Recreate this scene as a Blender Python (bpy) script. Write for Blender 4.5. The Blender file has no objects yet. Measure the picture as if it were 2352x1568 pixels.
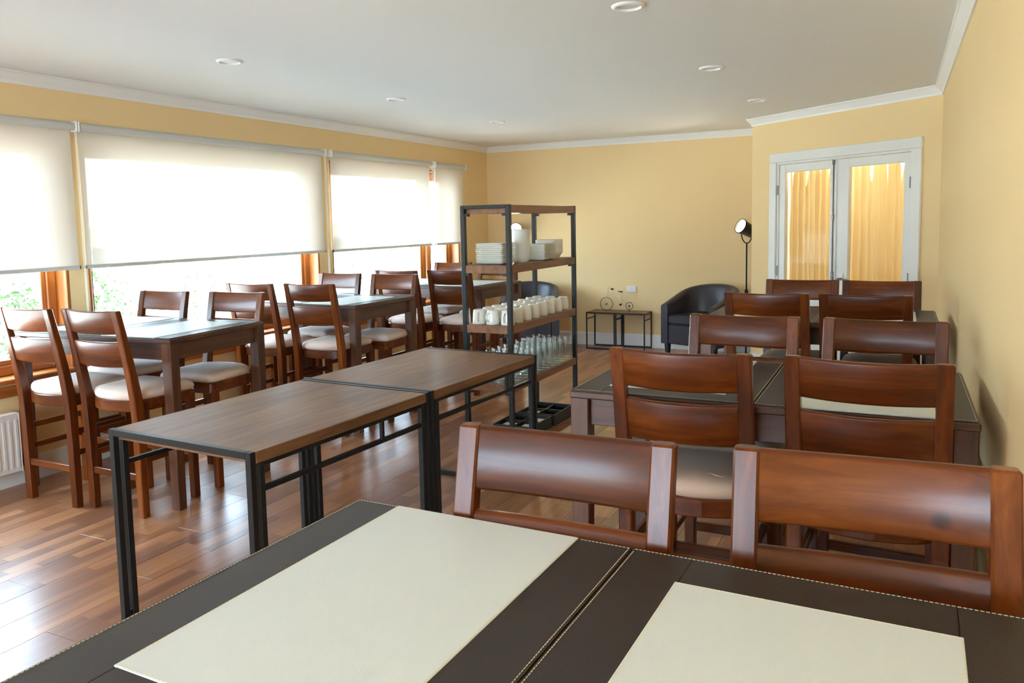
import bpy, bmesh, math, random
from mathutils import Vector, Matrix
random.seed(7)
SC = bpy.context.scene
COL = SC.collection
PI = math.pi

# ------------------------------------------------------------------ camera
F, YAW, PITCH, ROLL, CAMH = 1826.16, 0.467207, 0.095034, -0.021439, 1.4742
cam_d = bpy.data.cameras.new('camera'); cam = bpy.data.objects.new('camera', cam_d); COL.objects.link(cam)
fw = Vector((-math.sin(YAW)*math.cos(PITCH), math.cos(YAW)*math.cos(PITCH), -math.sin(PITCH)))
rt = Vector((math.cos(YAW), math.sin(YAW), 0)); up = rt.cross(fw)
c_, s_ = math.cos(ROLL), math.sin(ROLL)
r2 = rt*c_ + up*s_; u2 = up*c_ - rt*s_
cam.matrix_world = Matrix(((r2.x, u2.x, -fw.x, 0), (r2.y, u2.y, -fw.y, 0), (r2.z, u2.z, -fw.z, CAMH), (0, 0, 0, 1)))
cam_d.sensor_width = 36; cam_d.lens = F*36/2352
cam_d.shift_x = 30.02/2352; cam_d.shift_y = -99.95/2352
cam_d.clip_start = 0.02; cam_d.clip_end = 200
SC.camera = cam

# ------------------------------------------------------------------ world, exposure
world = bpy.data.worlds.new('sky'); SC.world = world; world.use_nodes = True
bg = world.node_tree.nodes['Background']
bg.inputs[0].default_value = (0.60, 0.79, 1.0, 1); bg.inputs[1].default_value = 1.2
SC.view_settings.view_transform = 'Standard'; SC.view_settings.look = 'None'
SC.view_settings.gamma = 1.0; SC.view_settings.use_curve_mapping = False
SC.view_settings.exposure = 4.22
SC.cycles.adaptive_threshold = 0.025; SC.cycles.max_bounces = 10; SC.cycles.diffuse_bounces = 7; SC.cycles.glossy_bounces = 5
SC.cycles.transmission_bounces = 10; SC.cycles.transparent_max_bounces = 28
SC.cycles.caustics_reflective = False; SC.cycles.caustics_refractive = False
SC.cycles.sample_clamp_indirect = 6.0

sun_d = bpy.data.lights.new('sun', 'SUN'); sun_d.energy = 4.0; sun_d.angle = math.radians(2); sun_d.color = (1, 0.97, 0.9)
sun = bpy.data.objects.new('sun', sun_d); COL.objects.link(sun)
sun.rotation_euler = Vector((-0.55, 0.25, -0.8)).to_track_quat('-Z', 'Y').to_euler()   # high, from behind the house: it lights the yard only
XL, XR, YB, YF, ZT = -4.606, 0.263, 8.87, -3.4, 2.40
# windows in the left wall: (y0, y1); and in the wall behind the camera: (x0, x1)
WINS = [(0.92, 3.21), (3.34, 5.61), (5.79, 8.14)]
WZ0, WZ1 = 0.60, 2.06
FWIN = (-3.5, -0.15, 0.35, 2.08)
def portal(name, loc, rot, sx, sy):
    l = bpy.data.lights.new(name, 'AREA'); l.shape = 'RECTANGLE'; l.size = sx; l.size_y = sy
    l.cycles.is_portal = True
    o = bpy.data.objects.new(name, l); COL.objects.link(o); o.location = loc; o.rotation_euler = rot
    return o
for y0, y1 in WINS:   # sky guides: they emit nothing themselves
    portal('window_light_guide', (XL-0.27, (y0+y1)/2, (WZ0+WZ1)/2), (0, -PI/2, 0), WZ1-WZ0, y1-y0)
portal('window_light_guide', ((FWIN[0]+FWIN[1])/2, YF-0.22, (FWIN[2]+FWIN[3])/2), (PI/2, 0, 0), FWIN[1]-FWIN[0], FWIN[3]-FWIN[2])

# ------------------------------------------------------------------ materials
MATS = {}
def nm(name):
    m = bpy.data.materials.new(name); m.use_nodes = True; MATS[name] = m
    nt = m.node_tree; b = nt.nodes['Principled BSDF']
    return m, nt, b
def srgb(r, g, b):
    f = lambda c: (c/255/12.92) if c/255 <= 0.04045 else ((c/255+0.055)/1.055)**2.4
    return (f(r), f(g), f(b), 1)
def N(nt, t, **kw):
    n = nt.nodes.new(t)
    for k, v in kw.items(): setattr(n, k, v)
    return n
def plain(name, col, rough=0.5, metal=0.0, noise=0.0, nscale=8.0, bump=0.0, bscale=60.0, coat=0.0, spec=0.5):
    m, nt, b = nm(name)
    b.inputs['Base Color'].default_value = col; b.inputs['Roughness'].default_value = rough
    b.inputs['Metallic'].default_value = metal; b.inputs['Coat Weight'].default_value = coat
    b.inputs['Specular IOR Level'].default_value = spec
    tc = N(nt, 'ShaderNodeTexCoord')
    if noise > 0:
        n = N(nt, 'ShaderNodeTexNoise'); n.inputs['Scale'].default_value = nscale; n.inputs['Detail'].default_value = 4
        nt.links.new(tc.outputs['Object'], n.inputs['Vector'])
        mp = N(nt, 'ShaderNodeMapRange'); mp.inputs['To Min'].default_value = 1-noise; mp.inputs['To Max'].default_value = 1+noise
        nt.links.new(n.outputs['Fac'], mp.inputs['Value'])
        mx = N(nt, 'ShaderNodeVectorMath', operation='SCALE'); mx.inputs[0].default_value = col[:3]
        nt.links.new(mp.outputs[0], mx.inputs['Scale']); nt.links.new(mx.outputs[0], b.inputs['Base Color'])
    if bump > 0:
        n = N(nt, 'ShaderNodeTexNoise'); n.inputs['Scale'].default_value = bscale; n.inputs['Detail'].default_value = 5
        nt.links.new(tc.outputs['Object'], n.inputs['Vector'])
        bp = N(nt, 'ShaderNodeBump'); bp.inputs['Strength'].default_value = bump; bp.inputs['Distance'].default_value = 0.002
        nt.links.new(n.outputs['Fac'], bp.inputs['Height']); nt.links.new(bp.outputs[0], b.inputs['Normal'])
    return m
def wood(name, cols, axis, rough=0.32, coat=0.25, spec=0.5, fine=38.0, along=2.2, var=0.25, knot=None):
    m, nt, b = nm(name)
    tc = N(nt, 'ShaderNodeTexCoord'); oi = N(nt, 'ShaderNodeObjectInfo')
    sc = [fine]*3; sc[axis] = along
    ad = N(nt, 'ShaderNodeVectorMath', operation='ADD')
    ml = N(nt, 'ShaderNodeMath', operation='MULTIPLY'); ml.inputs[1].default_value = 23.7
    nt.links.new(oi.outputs['Random'], ml.inputs[0])
    cx = N(nt, 'ShaderNodeCombineXYZ')
    for i in range(3): nt.links.new(ml.outputs[0], cx.inputs[i])
    nt.links.new(tc.outputs['Object'], ad.inputs[0]); nt.links.new(cx.outputs[0], ad.inputs[1])
    mp = N(nt, 'ShaderNodeMapping'); mp.inputs['Scale'].default_value = sc
    nt.links.new(ad.outputs[0], mp.inputs['Vector'])
    n1 = N(nt, 'ShaderNodeTexNoise'); n1.inputs['Scale'].default_value = 1.0; n1.inputs['Detail'].default_value = 7
    n1.inputs['Roughness'].default_value = 0.62; n1.inputs['Distortion'].default_value = 0.6
    nt.links.new(mp.outputs[0], n1.inputs['Vector'])
    mp2 = N(nt, 'ShaderNodeMapping'); sc2 = [7.0]*3; sc2[axis] = 1.6; mp2.inputs['Scale'].default_value = sc2
    nt.links.new(ad.outputs[0], mp2.inputs['Vector'])
    n2 = N(nt, 'ShaderNodeTexNoise'); n2.inputs['Scale'].default_value = 1.0; n2.inputs['Detail'].default_value = 3
    nt.links.new(mp2.outputs[0], n2.inputs['Vector'])
    mx = N(nt, 'ShaderNodeMix'); mx.inputs['Factor'].default_value = 0.45
    nt.links.new(n1.outputs['Fac'], mx.inputs['A']); nt.links.new(n2.outputs['Fac'], mx.inputs['B'])
    cr = N(nt, 'ShaderNodeValToRGB'); e = cr.color_ramp.elements
    e[0].position = 0.30; e[0].color = cols[0]; e[1].position = 0.72; e[1].color = cols[2]
    k = cr.color_ramp.elements.new(0.5); k.color = cols[1]
    nt.links.new(mx.outputs['Result'], cr.inputs['Fac'])
    mr = N(nt, 'ShaderNodeMapRange'); mr.inputs['To Min'].default_value = 1-var; mr.inputs['To Max'].default_value = 1+var
    nt.links.new(oi.outputs['Random'], mr.inputs['Value'])
    vs = N(nt, 'ShaderNodeVectorMath', operation='SCALE')
    nt.links.new(cr.outputs['Color'], vs.inputs[0]); nt.links.new(mr.outputs[0], vs.inputs['Scale'])
    out = vs.outputs[0]
    if knot:
        ds = N(nt, 'ShaderNodeVectorMath', operation='DISTANCE'); ds.inputs[1].default_value = knot
        nt.links.new(tc.outputs['Object'], ds.inputs[0])
        kr = N(nt, 'ShaderNodeValToRGB'); q = kr.color_ramp.elements
        q[0].position = 0.0; q[0].color = (0.30, 0.26, 0.26, 1); q[1].position = 0.019; q[1].color = (1, 1, 1, 1)
        z = kr.color_ramp.elements.new(0.010); z.color = (0.5, 0.42, 0.38, 1)
        nt.links.new(ds.outputs['Value'], kr.inputs['Fac'])
        vm = N(nt, 'ShaderNodeVectorMath', operation='MULTIPLY')
        nt.links.new(out, vm.inputs[0]); nt.links.new(kr.outputs['Color'], vm.inputs[1]); out = vm.outputs[0]
    nt.links.new(out, b.inputs['Base Color'])
    b.inputs['Roughness'].default_value = rough; b.inputs['Coat Weight'].default_value = coat; b.inputs['Coat Roughness'].default_value = 0.2; b.inputs['Specular IOR Level'].default_value = spec
    bp = N(nt, 'ShaderNodeBump'); bp.inputs['Strength'].default_value = 0.12; bp.inputs['Distance'].default_value = 0.002
    nt.links.new(n1.outputs['Fac'], bp.inputs['Height']); nt.links.new(bp.outputs[0], b.inputs['Normal'])
    return m
chair_cols = [srgb(54, 21, 5), srgb(98, 45, 11), srgb(138, 74, 25)]
table_cols = [srgb(46, 26, 16), srgb(84, 50, 31), srgb(118, 74, 46)]
bar_cols = [srgb(84, 56, 36), srgb(126, 90, 62), srgb(158, 118, 84)]
pine_cols = [srgb(120, 62, 22), srgb(168, 98, 40), srgb(200, 130, 62)]
shelf_cols = [srgb(96, 62, 38), srgb(136, 92, 60), srgb(166, 118, 80)]
for i, a in enumerate('xyz'):
    wood('chair_wood_'+a, chair_cols, i, along=1.8, fine=30, coat=0.35, spec=0.22)
    wood('table_wood_'+a, table_cols, i, rough=0.4, coat=0.12)
    wood('bar_wood_'+a, bar_cols, i, rough=0.5, coat=0.05, fine=46, along=2.6, var=0.06)
    wood('pine_wood_'+a, pine_cols, i, rough=0.4, coat=0.2, var=0.1)
    wood('shelf_wood_'+a, shelf_cols, i, rough=0.5, coat=0.05, var=0.1)
wood('chair_wood_knot', chair_cols, 0, along=1.8, fine=30, var=0.0, coat=0.35, spec=0.22, knot=(-0.105, -0.072, 0.99))
plain('wall_paint', srgb(240, 211, 158), 0.75, noise=0.02, nscale=2.0, bump=0.04, bscale=90)
plain('ceiling_paint', srgb(232, 235, 236), 0.85, noise=0.015, nscale=1.5, bump=0.03, bscale=120)
plain('trim_white', srgb(240, 240, 238), 0.45, noise=0.01)
plain('door_white', srgb(232, 232, 228), 0.4, noise=0.015, nscale=3)
plain('black_metal', srgb(34, 38, 40), 0.42, metal=0.25, noise=0.12, nscale=20)
plain('lamp_metal', srgb(30, 27, 22), 0.35, metal=0.5, noise=0.1, nscale=25)
plain('steel', srgb(120, 120, 116), 0.35, metal=0.8, noise=0.08, nscale=20)
plain('brass', srgb(120, 92, 50), 0.4, metal=0.8, noise=0.08, nscale=20)
plain('dark_leather', srgb(44, 36, 33), 0.46, noise=0.10, nscale=14, bump=0.22, bscale=260)
plain('cream_leather', srgb(220, 230, 232), 0.5, noise=0.02, nscale=5, bump=0.12, bscale=320)
plain('thread', srgb(226, 216, 184), 0.8, noise=0.05)
plain('cushion_fabric', srgb(222, 202, 188), 0.9, noise=0.05, nscale=7, bump=0.25, bscale=240)
plain('black_leather', srgb(54, 52, 60), 0.36, noise=0.12, nscale=9, bump=0.12, bscale=160)
plain('leg_black', srgb(20, 17, 15), 0.4, noise=0.1)
plain('porcelain', srgb(238, 238, 230), 0.16, noise=0.01, coat=0.3)
plain('tray_black', srgb(30, 27, 26), 0.55, noise=0.15, nscale=12)
plain('paper_white', srgb(232, 230, 224), 0.8, noise=0.02)
plain('plastic_white', srgb(236, 236, 232), 0.35, noise=0.01)
plain('blind_metal', srgb(205, 205, 200), 0.4, noise=0.02)
plain('grip_dark', srgb(52, 44, 36), 0.6, noise=0.1)
plain('cream_metal', srgb(206, 196, 160), 0.45, noise=0.04)
plain('radiator_white', srgb(236, 236, 234), 0.35, noise=0.01)
plain('blue_plastic', srgb(40, 62, 130), 0.4, noise=0.05)
plain('outside_ground', srgb(196, 196, 190), 0.9, noise=0.06, nscale=1.2)
plain('outside_white', srgb(228, 230, 226), 0.8, noise=0.03, nscale=1)
plain('outside_teal', srgb(44, 72, 66), 0.7, noise=0.06, nscale=2)
plain('outside_leaf', srgb(96, 116, 84), 0.7, noise=0.3, nscale=6)
plain('outside_bark', srgb(80, 64, 48), 0.9, noise=0.2)
plain('gasket', srgb(24, 28, 28), 0.6, noise=0.05)
plain('downlight_lens', srgb(226, 228, 230), 0.3, noise=0.01)
plain('slab', srgb(96, 64, 44), 0.8, noise=0.05)

def floor_mat():
    m, nt, b = nm('laminate')
    g = N(nt, 'ShaderNodeNewGeometry'); sx = N(nt, 'ShaderNodeSeparateXYZ'); nt.links.new(g.outputs['Position'], sx.inputs[0])
    def mth(op, a, bb=None):
        n = N(nt, 'ShaderNodeMath', operation=op)
        for i, v in enumerate((a, bb)):
            if v is None: continue
            if isinstance(v, (int, float)): n.inputs[i].default_value = v
            else: nt.links.new(v, n.inputs[i])
        return n.outputs[0]
    strip = mth('FLOOR', mth('DIVIDE', mth('ADD', sx.outputs['X'], 10.0+0.02), 0.0635))
    w1 = N(nt, 'ShaderNodeTexWhiteNoise', noise_dimensions='1D'); nt.links.new(strip, w1.inputs['W'])
    cell = mth('FLOOR', mth('DIVIDE', mth('ADD', sx.outputs['Y'], mth('MULTIPLY', w1.outputs['Value'], 3.0)), 0.46))
    cv = N(nt, 'ShaderNodeCombineXYZ'); nt.links.new(strip, cv.inputs[0]); nt.links.new(cell, cv.inputs[1])
    w2 = N(nt, 'ShaderNodeTexWhiteNoise', noise_dimensions='2D'); nt.links.new(cv.outputs[0], w2.inputs['Vector'])
    mp = N(nt, 'ShaderNodeMapping'); mp.inputs['Scale'].default_value = (60, 2.6, 1)
    av = N(nt, 'ShaderNodeVectorMath', operation='MULTIPLY_ADD'); av.inputs[1].default_value = (1, 1, 1)
    nt.links.new(g.outputs['Position'], av.inputs[0])
    sc = N(nt, 'ShaderNodeVectorMath', operation='SCALE'); sc.inputs['Scale'].default_value = 9.0
    nt.links.new(w2.outputs['Color'], sc.inputs[0]); nt.links.new(sc.outputs[0], av.inputs[2])
    nt.links.new(av.outputs[0], mp.inputs['Vector'])
    n1 = N(nt, 'ShaderNodeTexNoise'); n1.inputs['Scale'].default_value = 1; n1.inputs['Detail'].default_value = 6; n1.inputs['Distortion'].default_value = 0.8
    nt.links.new(mp.outputs[0], n1.inputs['Vector'])
    fac = mth('ADD', mth('MULTIPLY', w2.outputs['Value'], 0.50), mth('MULTIPLY', n1.outputs['Fac'], 0.50))
    cr = N(nt, 'ShaderNodeValToRGB'); e = cr.color_ramp.elements
    e[0].position = 0.10; e[0].color = srgb(106, 66, 43); e[1].position = 0.95; e[1].color = srgb(198, 146, 98)
    for ps, c in ((0.4, srgb(138, 90, 59)), (0.66, srgb(166, 112, 73))):
        k = e.new(ps); k.color = c
    nt.links.new(fac, cr.inputs['Fac']); nt.links.new(cr.outputs['Color'], b.inputs['Base Color'])
    b.inputs['Roughness'].default_value = 0.32; b.inputs['Coat Weight'].default_value = 0.35; b.inputs['Coat Roughness'].default_value = 0.26
    bp = N(nt, 'ShaderNodeBump'); bp.inputs['Strength'].default_value = 0.06; bp.inputs['Distance'].default_value = 0.002
    nt.links.new(n1.outputs['Fac'], bp.inputs['Height']); nt.links.new(bp.outputs[0], b.inputs['Normal'])
floor_mat()
def fabric_mat(name, col, transp, transl, weave=420.0):
    m, nt, b = nm(name); out = nt.nodes['Material Output']
    b.inputs['Base Color'].default_value = col; b.inputs['Roughness'].default_value = 0.9
    tc = N(nt, 'ShaderNodeTexCoord'); wv = N(nt, 'ShaderNodeTexWave'); wv.inputs['Scale'].default_value = weave/6
    wv.bands_direction = 'Z'; wv.inputs['Distortion'].default_value = 1.5
    nt.links.new(tc.outputs['Object'], wv.inputs['Vector'])
    mr = N(nt, 'ShaderNodeMapRange'); mr.inputs['To Min'].default_value = 0.94; mr.inputs['To Max'].default_value = 1.0
    nt.links.new(wv.outputs['Fac'], mr.inputs['Value'])
    vs = N(nt, 'ShaderNodeVectorMath', operation='SCALE'); vs.inputs[0].default_value = col[:3]; nt.links.new(mr.outputs[0], vs.inputs['Scale'])
    nt.links.new(vs.outputs[0], b.inputs['Base Color'])
    tl = N(nt, 'ShaderNodeBsdfTranslucent'); nt.links.new(vs.outputs[0], tl.inputs['Color'])
    tp = N(nt, 'ShaderNodeBsdfTransparent'); tp.inputs['Color'].default_value = col
    m1 = N(nt, 'ShaderNodeMixShader'); m1.inputs[0].default_value = transl
    nt.links.new(b.outputs[0], m1.inputs[1]); nt.links.new(tl.outputs[0], m1.inputs[2])
    m2 = N(nt, 'ShaderNodeMixShader'); m2.inputs[0].default_value = transp
    nt.links.new(m1.outputs[0], m2.inputs[1]); nt.links.new(tp.outputs[0], m2.inputs[2]); nt.links.new(m2.outputs[0], out.inputs['Surface'])
fabric_mat('blind_fabric', (0.86, 0.82, 0.72, 1), 0.035, 0.105)
fabric_mat('curtain_fabric', (0.84, 0.62, 0.31, 1), 0.0, 0.35)
def pane_mat(name, base):
    m, nt, b = nm(name); out = nt.nodes['Material Output']
    tp = N(nt, 'ShaderNodeBsdfTransparent'); tp.inputs['Color'].default_value = (0.97, 0.99, 0.98, 1)
    gl = N(nt, 'ShaderNodeBsdfGlossy'); gl.inputs['Roughness'].default_value = 0.02
    lw = N(nt, 'ShaderNodeLayerWeight'); lw.inputs['Blend'].default_value = 0.5
    pw = N(nt, 'ShaderNodeMath', operation='POWER'); pw.inputs[1].default_value = 5.0; nt.links.new(lw.outputs['Facing'], pw.inputs[0])
    fr = N(nt, 'ShaderNodeMath', operation='MULTIPLY_ADD'); fr.inputs[1].default_value = 0.5; fr.inputs[2].default_value = base
    nt.links.new(pw.outputs[0], fr.inputs[0])
    tc = N(nt, 'ShaderNodeTexCoord'); n = N(nt, 'ShaderNodeTexNoise'); n.inputs['Scale'].default_value = 1.5
    nt.links.new(tc.outputs['Object'], n.inputs['Vector'])
    bp = N(nt, 'ShaderNodeBump'); bp.inputs['Strength'].default_value = 0.02; nt.links.new(n.outputs['Fac'], bp.inputs['Height'])
    nt.links.new(bp.outputs[0], gl.inputs['Normal'])
    mx = N(nt, 'ShaderNodeMixShader'); nt.links.new(fr.outputs[0], mx.inputs[0])
    nt.links.new(tp.outputs[0], mx.inputs[1]); nt.links.new(gl.outputs[0], mx.inputs[2]); nt.links.new(mx.outputs[0], out.inputs['Surface'])
pane_mat('window_glass', 0.02); pane_mat('door_glass', 0.002)
def tumbler_mat():
    m, nt, b = nm('drinking_glass'); out = nt.nodes['Material Output']
    tp = N(nt, 'ShaderNodeBsdfTransparent'); tp.inputs['Color'].default_value = (0.96, 0.98, 0.975, 1)
    gl = N(nt, 'ShaderNodeBsdfGlossy'); gl.inputs['Roughness'].default_value = 0.04
    lw = N(nt, 'ShaderNodeLayerWeight'); lw.inputs['Blend'].default_value = 0.5
    pw = N(nt, 'ShaderNodeMath', operation='POWER'); pw.inputs[1].default_value = 2.6; nt.links.new(lw.outputs['Facing'], pw.inputs[0])
    fr = N(nt, 'ShaderNodeMath', operation='MULTIPLY_ADD'); fr.inputs[1].default_value = 0.6; fr.inputs[2].default_value = 0.05
    nt.links.new(pw.outputs[0], fr.inputs[0])
    mx = N(nt, 'ShaderNodeMixShader'); nt.links.new(fr.outputs[0], mx.inputs[0])
    nt.links.new(tp.outputs[0], mx.inputs[1]); nt.links.new(gl.outputs[0], mx.inputs[2]); nt.links.new(mx.outputs[0], out.inputs['Surface'])
tumbler_mat()
def emit_mat(name, col, strength):
    m, nt, b = nm(name)
    b.inputs['Emission Color'].default_value = col; b.inputs['Emission Strength'].default_value = strength
emit_mat('lamp_glow', (1.0, 0.93, 0.74, 1), 1.6)
emit_mat('backlight_glow', (1.0, 0.9, 0.7, 1), 1.5)  # for the unseen light added behind the door curtains

# ------------------------------------------------------------------ mesh building
class MB:
    def __init__(s): s.v = []; s.f = []; s.sm = []
    def add(s, vs, fs, smooth=False):
        o = len(s.v); s.v += [tuple(v) for v in vs]
        for f in fs: s.f.append(tuple(i+o for i in f)); s.sm.append(smooth)
        return s
    def box(s, x0, x1, y0, y1, z0, z1, b=0.0):
        if b <= 0:
            v = [(x, y, z) for x in (x0, x1) for y in (y0, y1) for z in (z0, z1)]
            return s.add(v, [(0, 1, 3, 2), (4, 6, 7, 5), (0, 4, 5, 1), (2, 3, 7, 6), (0, 2, 6, 4), (1, 5, 7, 3)])
        v = []; ix = {}
        for a, X in enumerate((x0, x1)):
            for c, Y in enumerate((y0, y1)):
                for d, Z in enumerate((z0, z1)):
                    xi = X + (b if a == 0 else -b); yi = Y + (b if c == 0 else -b); zi = Z + (b if d == 0 else -b)
                    for k, p in enumerate(((X, yi, zi), (xi, Y, zi), (xi, yi, Z))):
                        ix[a, c, d, k] = len(v); v.append(p)
        I = lambda a, c, d, k: ix[a, c, d, k]
        f = []
        for a in (0, 1):
            f.append((I(a,0,0,0), I(a,1,0,0), I(a,1,1,0), I(a,0,1,0)))
            f.append((I(0,a,0,1), I(1,a,0,1), I(1,a,1,1), I(0,a,1,1)))
            f.append((I(0,0,a,2), I(1,0,a,2), I(1,1,a,2), I(0,1,a,2)))
            for c in (0, 1):
                f.append((I(a,c,0,0), I(a,c,1,0), I(a,c,1,1), I(a,c,0,1)))
                f.append((I(a,0,c,0), I(a,1,c,0), I(a,1,c,2), I(a,0,c,2)))
                f.append((I(0,a,c,1), I(1,a,c,1), I(1,a,c,2), I(0,a,c,2)))
                for d in (0, 1): f.append((I(a,c,d,0), I(a,c,d,1), I(a,c,d,2)))
        return s.add(v, f)
    def tube(s, path, r, n=8, closed=False, caps=True):
        P = [Vector(p) for p in path]; m = len(P); rings = []; prev = None
        for i, p in enumerate(P):
            a = P[(i-1) % m] if (closed or i > 0) else p
            b = P[(i+1) % m] if (closed or i < m-1) else p
            t = (b-a).normalized()
            if prev is None:
                ref = Vector((0, 0, 1)) if abs(t.z) < 0.9 else Vector((1, 0, 0))
                u = t.cross(ref).normalized()
            else:
                u = (prev - t*prev.dot(t)).normalized()
            prev = u; w = t.cross(u)
            rr = r[i] if isinstance(r, (list, tuple)) else r
            rings.append([p + (u*math.cos(2*PI*k/n) + w*math.sin(2*PI*k/n))*rr for k in range(n)])
        v = [q for ring in rings for q in ring]; f = []
        for i in range(m if closed else m-1):
            j = (i+1) % m
            for k in range(n): f.append((i*n+k, i*n+(k+1) % n, j*n+(k+1) % n, j*n+k))
        if caps and not closed: f.append(tuple(range(n-1, -1, -1))); f.append(tuple((m-1)*n+k for k in range(n)))
        return s.add(v, f, True)
    def lathe(s, prof, n=24, smooth=True, M=None):
        v = []; f = []; m = len(prof)
        for r, z in prof:
            for k in range(n): v.append(Vector((r*math.cos(2*PI*k/n), r*math.sin(2*PI*k/n), z)))
        for i in range(m-1):
            for k in range(n): f.append((i*n+k, i*n+(k+1) % n, (i+1)*n+(k+1) % n, (i+1)*n+k))
        if prof[0][0] > 1e-6: f.append(tuple(range(n-1, -1, -1)))
        if prof[-1][0] > 1e-6: f.append(tuple((m-1)*n+k for k in range(n)))
        if M is not None: v = [M @ q for q in v]
        return s.add(v, f, smooth)
    def prism(s, poly, z0, z1, fn=None):
        n = len(poly); fn = fn or (lambda a, b, c: (a, b, c))
        v = [fn(a, b, z0) for a, b in poly] + [fn(a, b, z1) for a, b in poly]
        f = [tuple(range(n-1, -1, -1)), tuple(range(n, 2*n))] + [(i, (i+1) % n, n+(i+1) % n, n+i) for i in range(n)]
        return s.add(v, f)
    def rings(s, rs, smooth=True, cap0=True, cap1=True):
        n = len(rs[0]); v = [p for r in rs for p in r]; f = []
        for i in range(len(rs)-1):
            for k in range(n): f.append((i*n+k, i*n+(k+1) % n, (i+1)*n+(k+1) % n, (i+1)*n+k))
        if cap0: f.append(tuple(range(n-1, -1, -1)))
        if cap1: f.append(tuple((len(rs)-1)*n+k for k in range(n)))
        return s.add(v, f, smooth)
    def mesh(s, name, mat):
        me = bpy.data.meshes.new(name); me.from_pydata(s.v, [], s.f)
        bm = bmesh.new(); bm.from_mesh(me); bmesh.ops.remove_doubles(bm, verts=bm.verts, dist=1e-6)
        bmesh.ops.recalc_face_normals(bm, faces=bm.faces); 
        bm.to_mesh(me); bm.free()
        if any(s.sm):
            if len(me.polygons) == len(s.sm): me.polygons.foreach_set('use_smooth', s.sm)
            else: me.polygons.foreach_set('use_smooth', [True]*len(me.polygons))
            try: me.set_sharp_from_angle(angle=math.radians(42))
            except Exception: pass
        me.materials.append(MATS[mat]); return me
    def build(s, name, mat, parent=None, loc=(0, 0, 0), rot=(0, 0, 0)):
        return link(name, s.mesh(name, mat), parent, loc, rot)
def link(name, me, parent=None, loc=(0, 0, 0), rot=(0, 0, 0)):
    o = bpy.data.objects.new(name, me); COL.objects.link(o); o.parent = parent; o.location = loc; o.rotation_euler = rot
    return o
def tag(o, label, cat, group=None, kind=None):
    o['label'] = label; o['category'] = cat
    if group: o['group'] = group
    if kind: o['kind'] = kind
    return o
def thing(name, label, cat, loc=(0, 0, 0), rz=0.0, group=None):
    o = bpy.data.objects.new(name, None); COL.objects.link(o); o.location = loc; o.rotation_euler = (0, 0, rz)
    o.empty_display_size = 0.1
    return tag(o, label, cat, group)
def struct(o, label=None, cat=None):
    o['kind'] = 'structure'
    if label: o['label'] = label; o['category'] = cat
    return o
KIDS = {}
def kids(o): return [c for c in bpy.data.objects if c.parent == o]
def copy_tree(o, parent=None, cache=None):
    c = o.copy(); COL.objects.link(c); c.parent = parent
    for ch in KIDS.setdefault(o.name, kids(o)): copy_tree(ch, c)
    return c
def bx(x0, x1, y0, y1, z0, z1, b=0.0): return MB().box(x0, x1, y0, y1, z0, z1, b)

# ------------------------------------------------------------------ the room
CX0 = -1.28                                     # x of the return beside the angled wall
A = Vector((CX0, 8.0, 0)); Bp = Vector((XR, 6.74, 0)); LU = (Bp-A).length
UD = (Bp-A)/LU; ND = Vector((-UD.y, UD.x, 0))   # along the angled wall, and outwards through it
DW = Matrix(((UD.x, ND.x, 0, A.x), (UD.y, ND.y, 0, A.y), (0, 0, 1, 0), (0, 0, 0, 1)))
DU0, DU1, DZ = 0.335, 1.754, 1.963              # door opening
OUT = [(XL, YF), (XR, YF), (XR, 6.74), (CX0, 8.0), (CX0, YB), (XL, YB)]
m = MB()
m.prism([(XL-0.3, YF-0.3), (XR+0.3, YF-0.3), (XR+0.3, 6.9), (XR+0.3, 9.2), (XL-0.3, 9.2)], -0.12, -0.009)
fl = struct(m.build('floor', 'laminate'), 'polished brown laminate plank floor', 'floor')
PW, PL = 0.19, 1.2
x = -4.69
ci = 0
pm = {}
def plank_mesh(w, l):
    k = (round(w, 3), round(l, 3))
    if k not in pm: pm[k] = bx(0, w-0.0012, 0, l-0.0012, -0.009, 0.0, 0.0009).mesh('plank', 'laminate')
    return pm[k]
while x < XR:
    x0, x1 = max(x, XL), min(x+PW, XR)
    off = (ci*0.47) % PL
    y = -0.75 - off
    while y < YB:
        y0, y1 = max(y, -0.75), min(y+PL, YB)
        # the angled wall cuts the corner off: planks stop at it
        lim = YB if x1 <= CX0 else 8.0 + (max(x0, CX0)-CX0)*UD.y/UD.x + 0.02
        y1 = min(y1, lim)
        if y1-y0 > 0.05: link('plank', plank_mesh(x1-x0, y1-y0), fl, (x0, y0, 0))
        y += PL
    x += PW; ci += 1
bx(XL, XR, YF, -0.751, -0.009, 0.0).build('floor_rear_boards', 'laminate', fl)
struct(MB().prism([(XL-0.3, YF-0.3), (XR+0.3, YF-0.3), (XR+0.3, 9.2), (XL-0.3, 9.2)], ZT, ZT+0.15).build('ceiling', 'ceiling_paint'), 'flat off-white plaster ceiling', 'ceiling')
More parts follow.
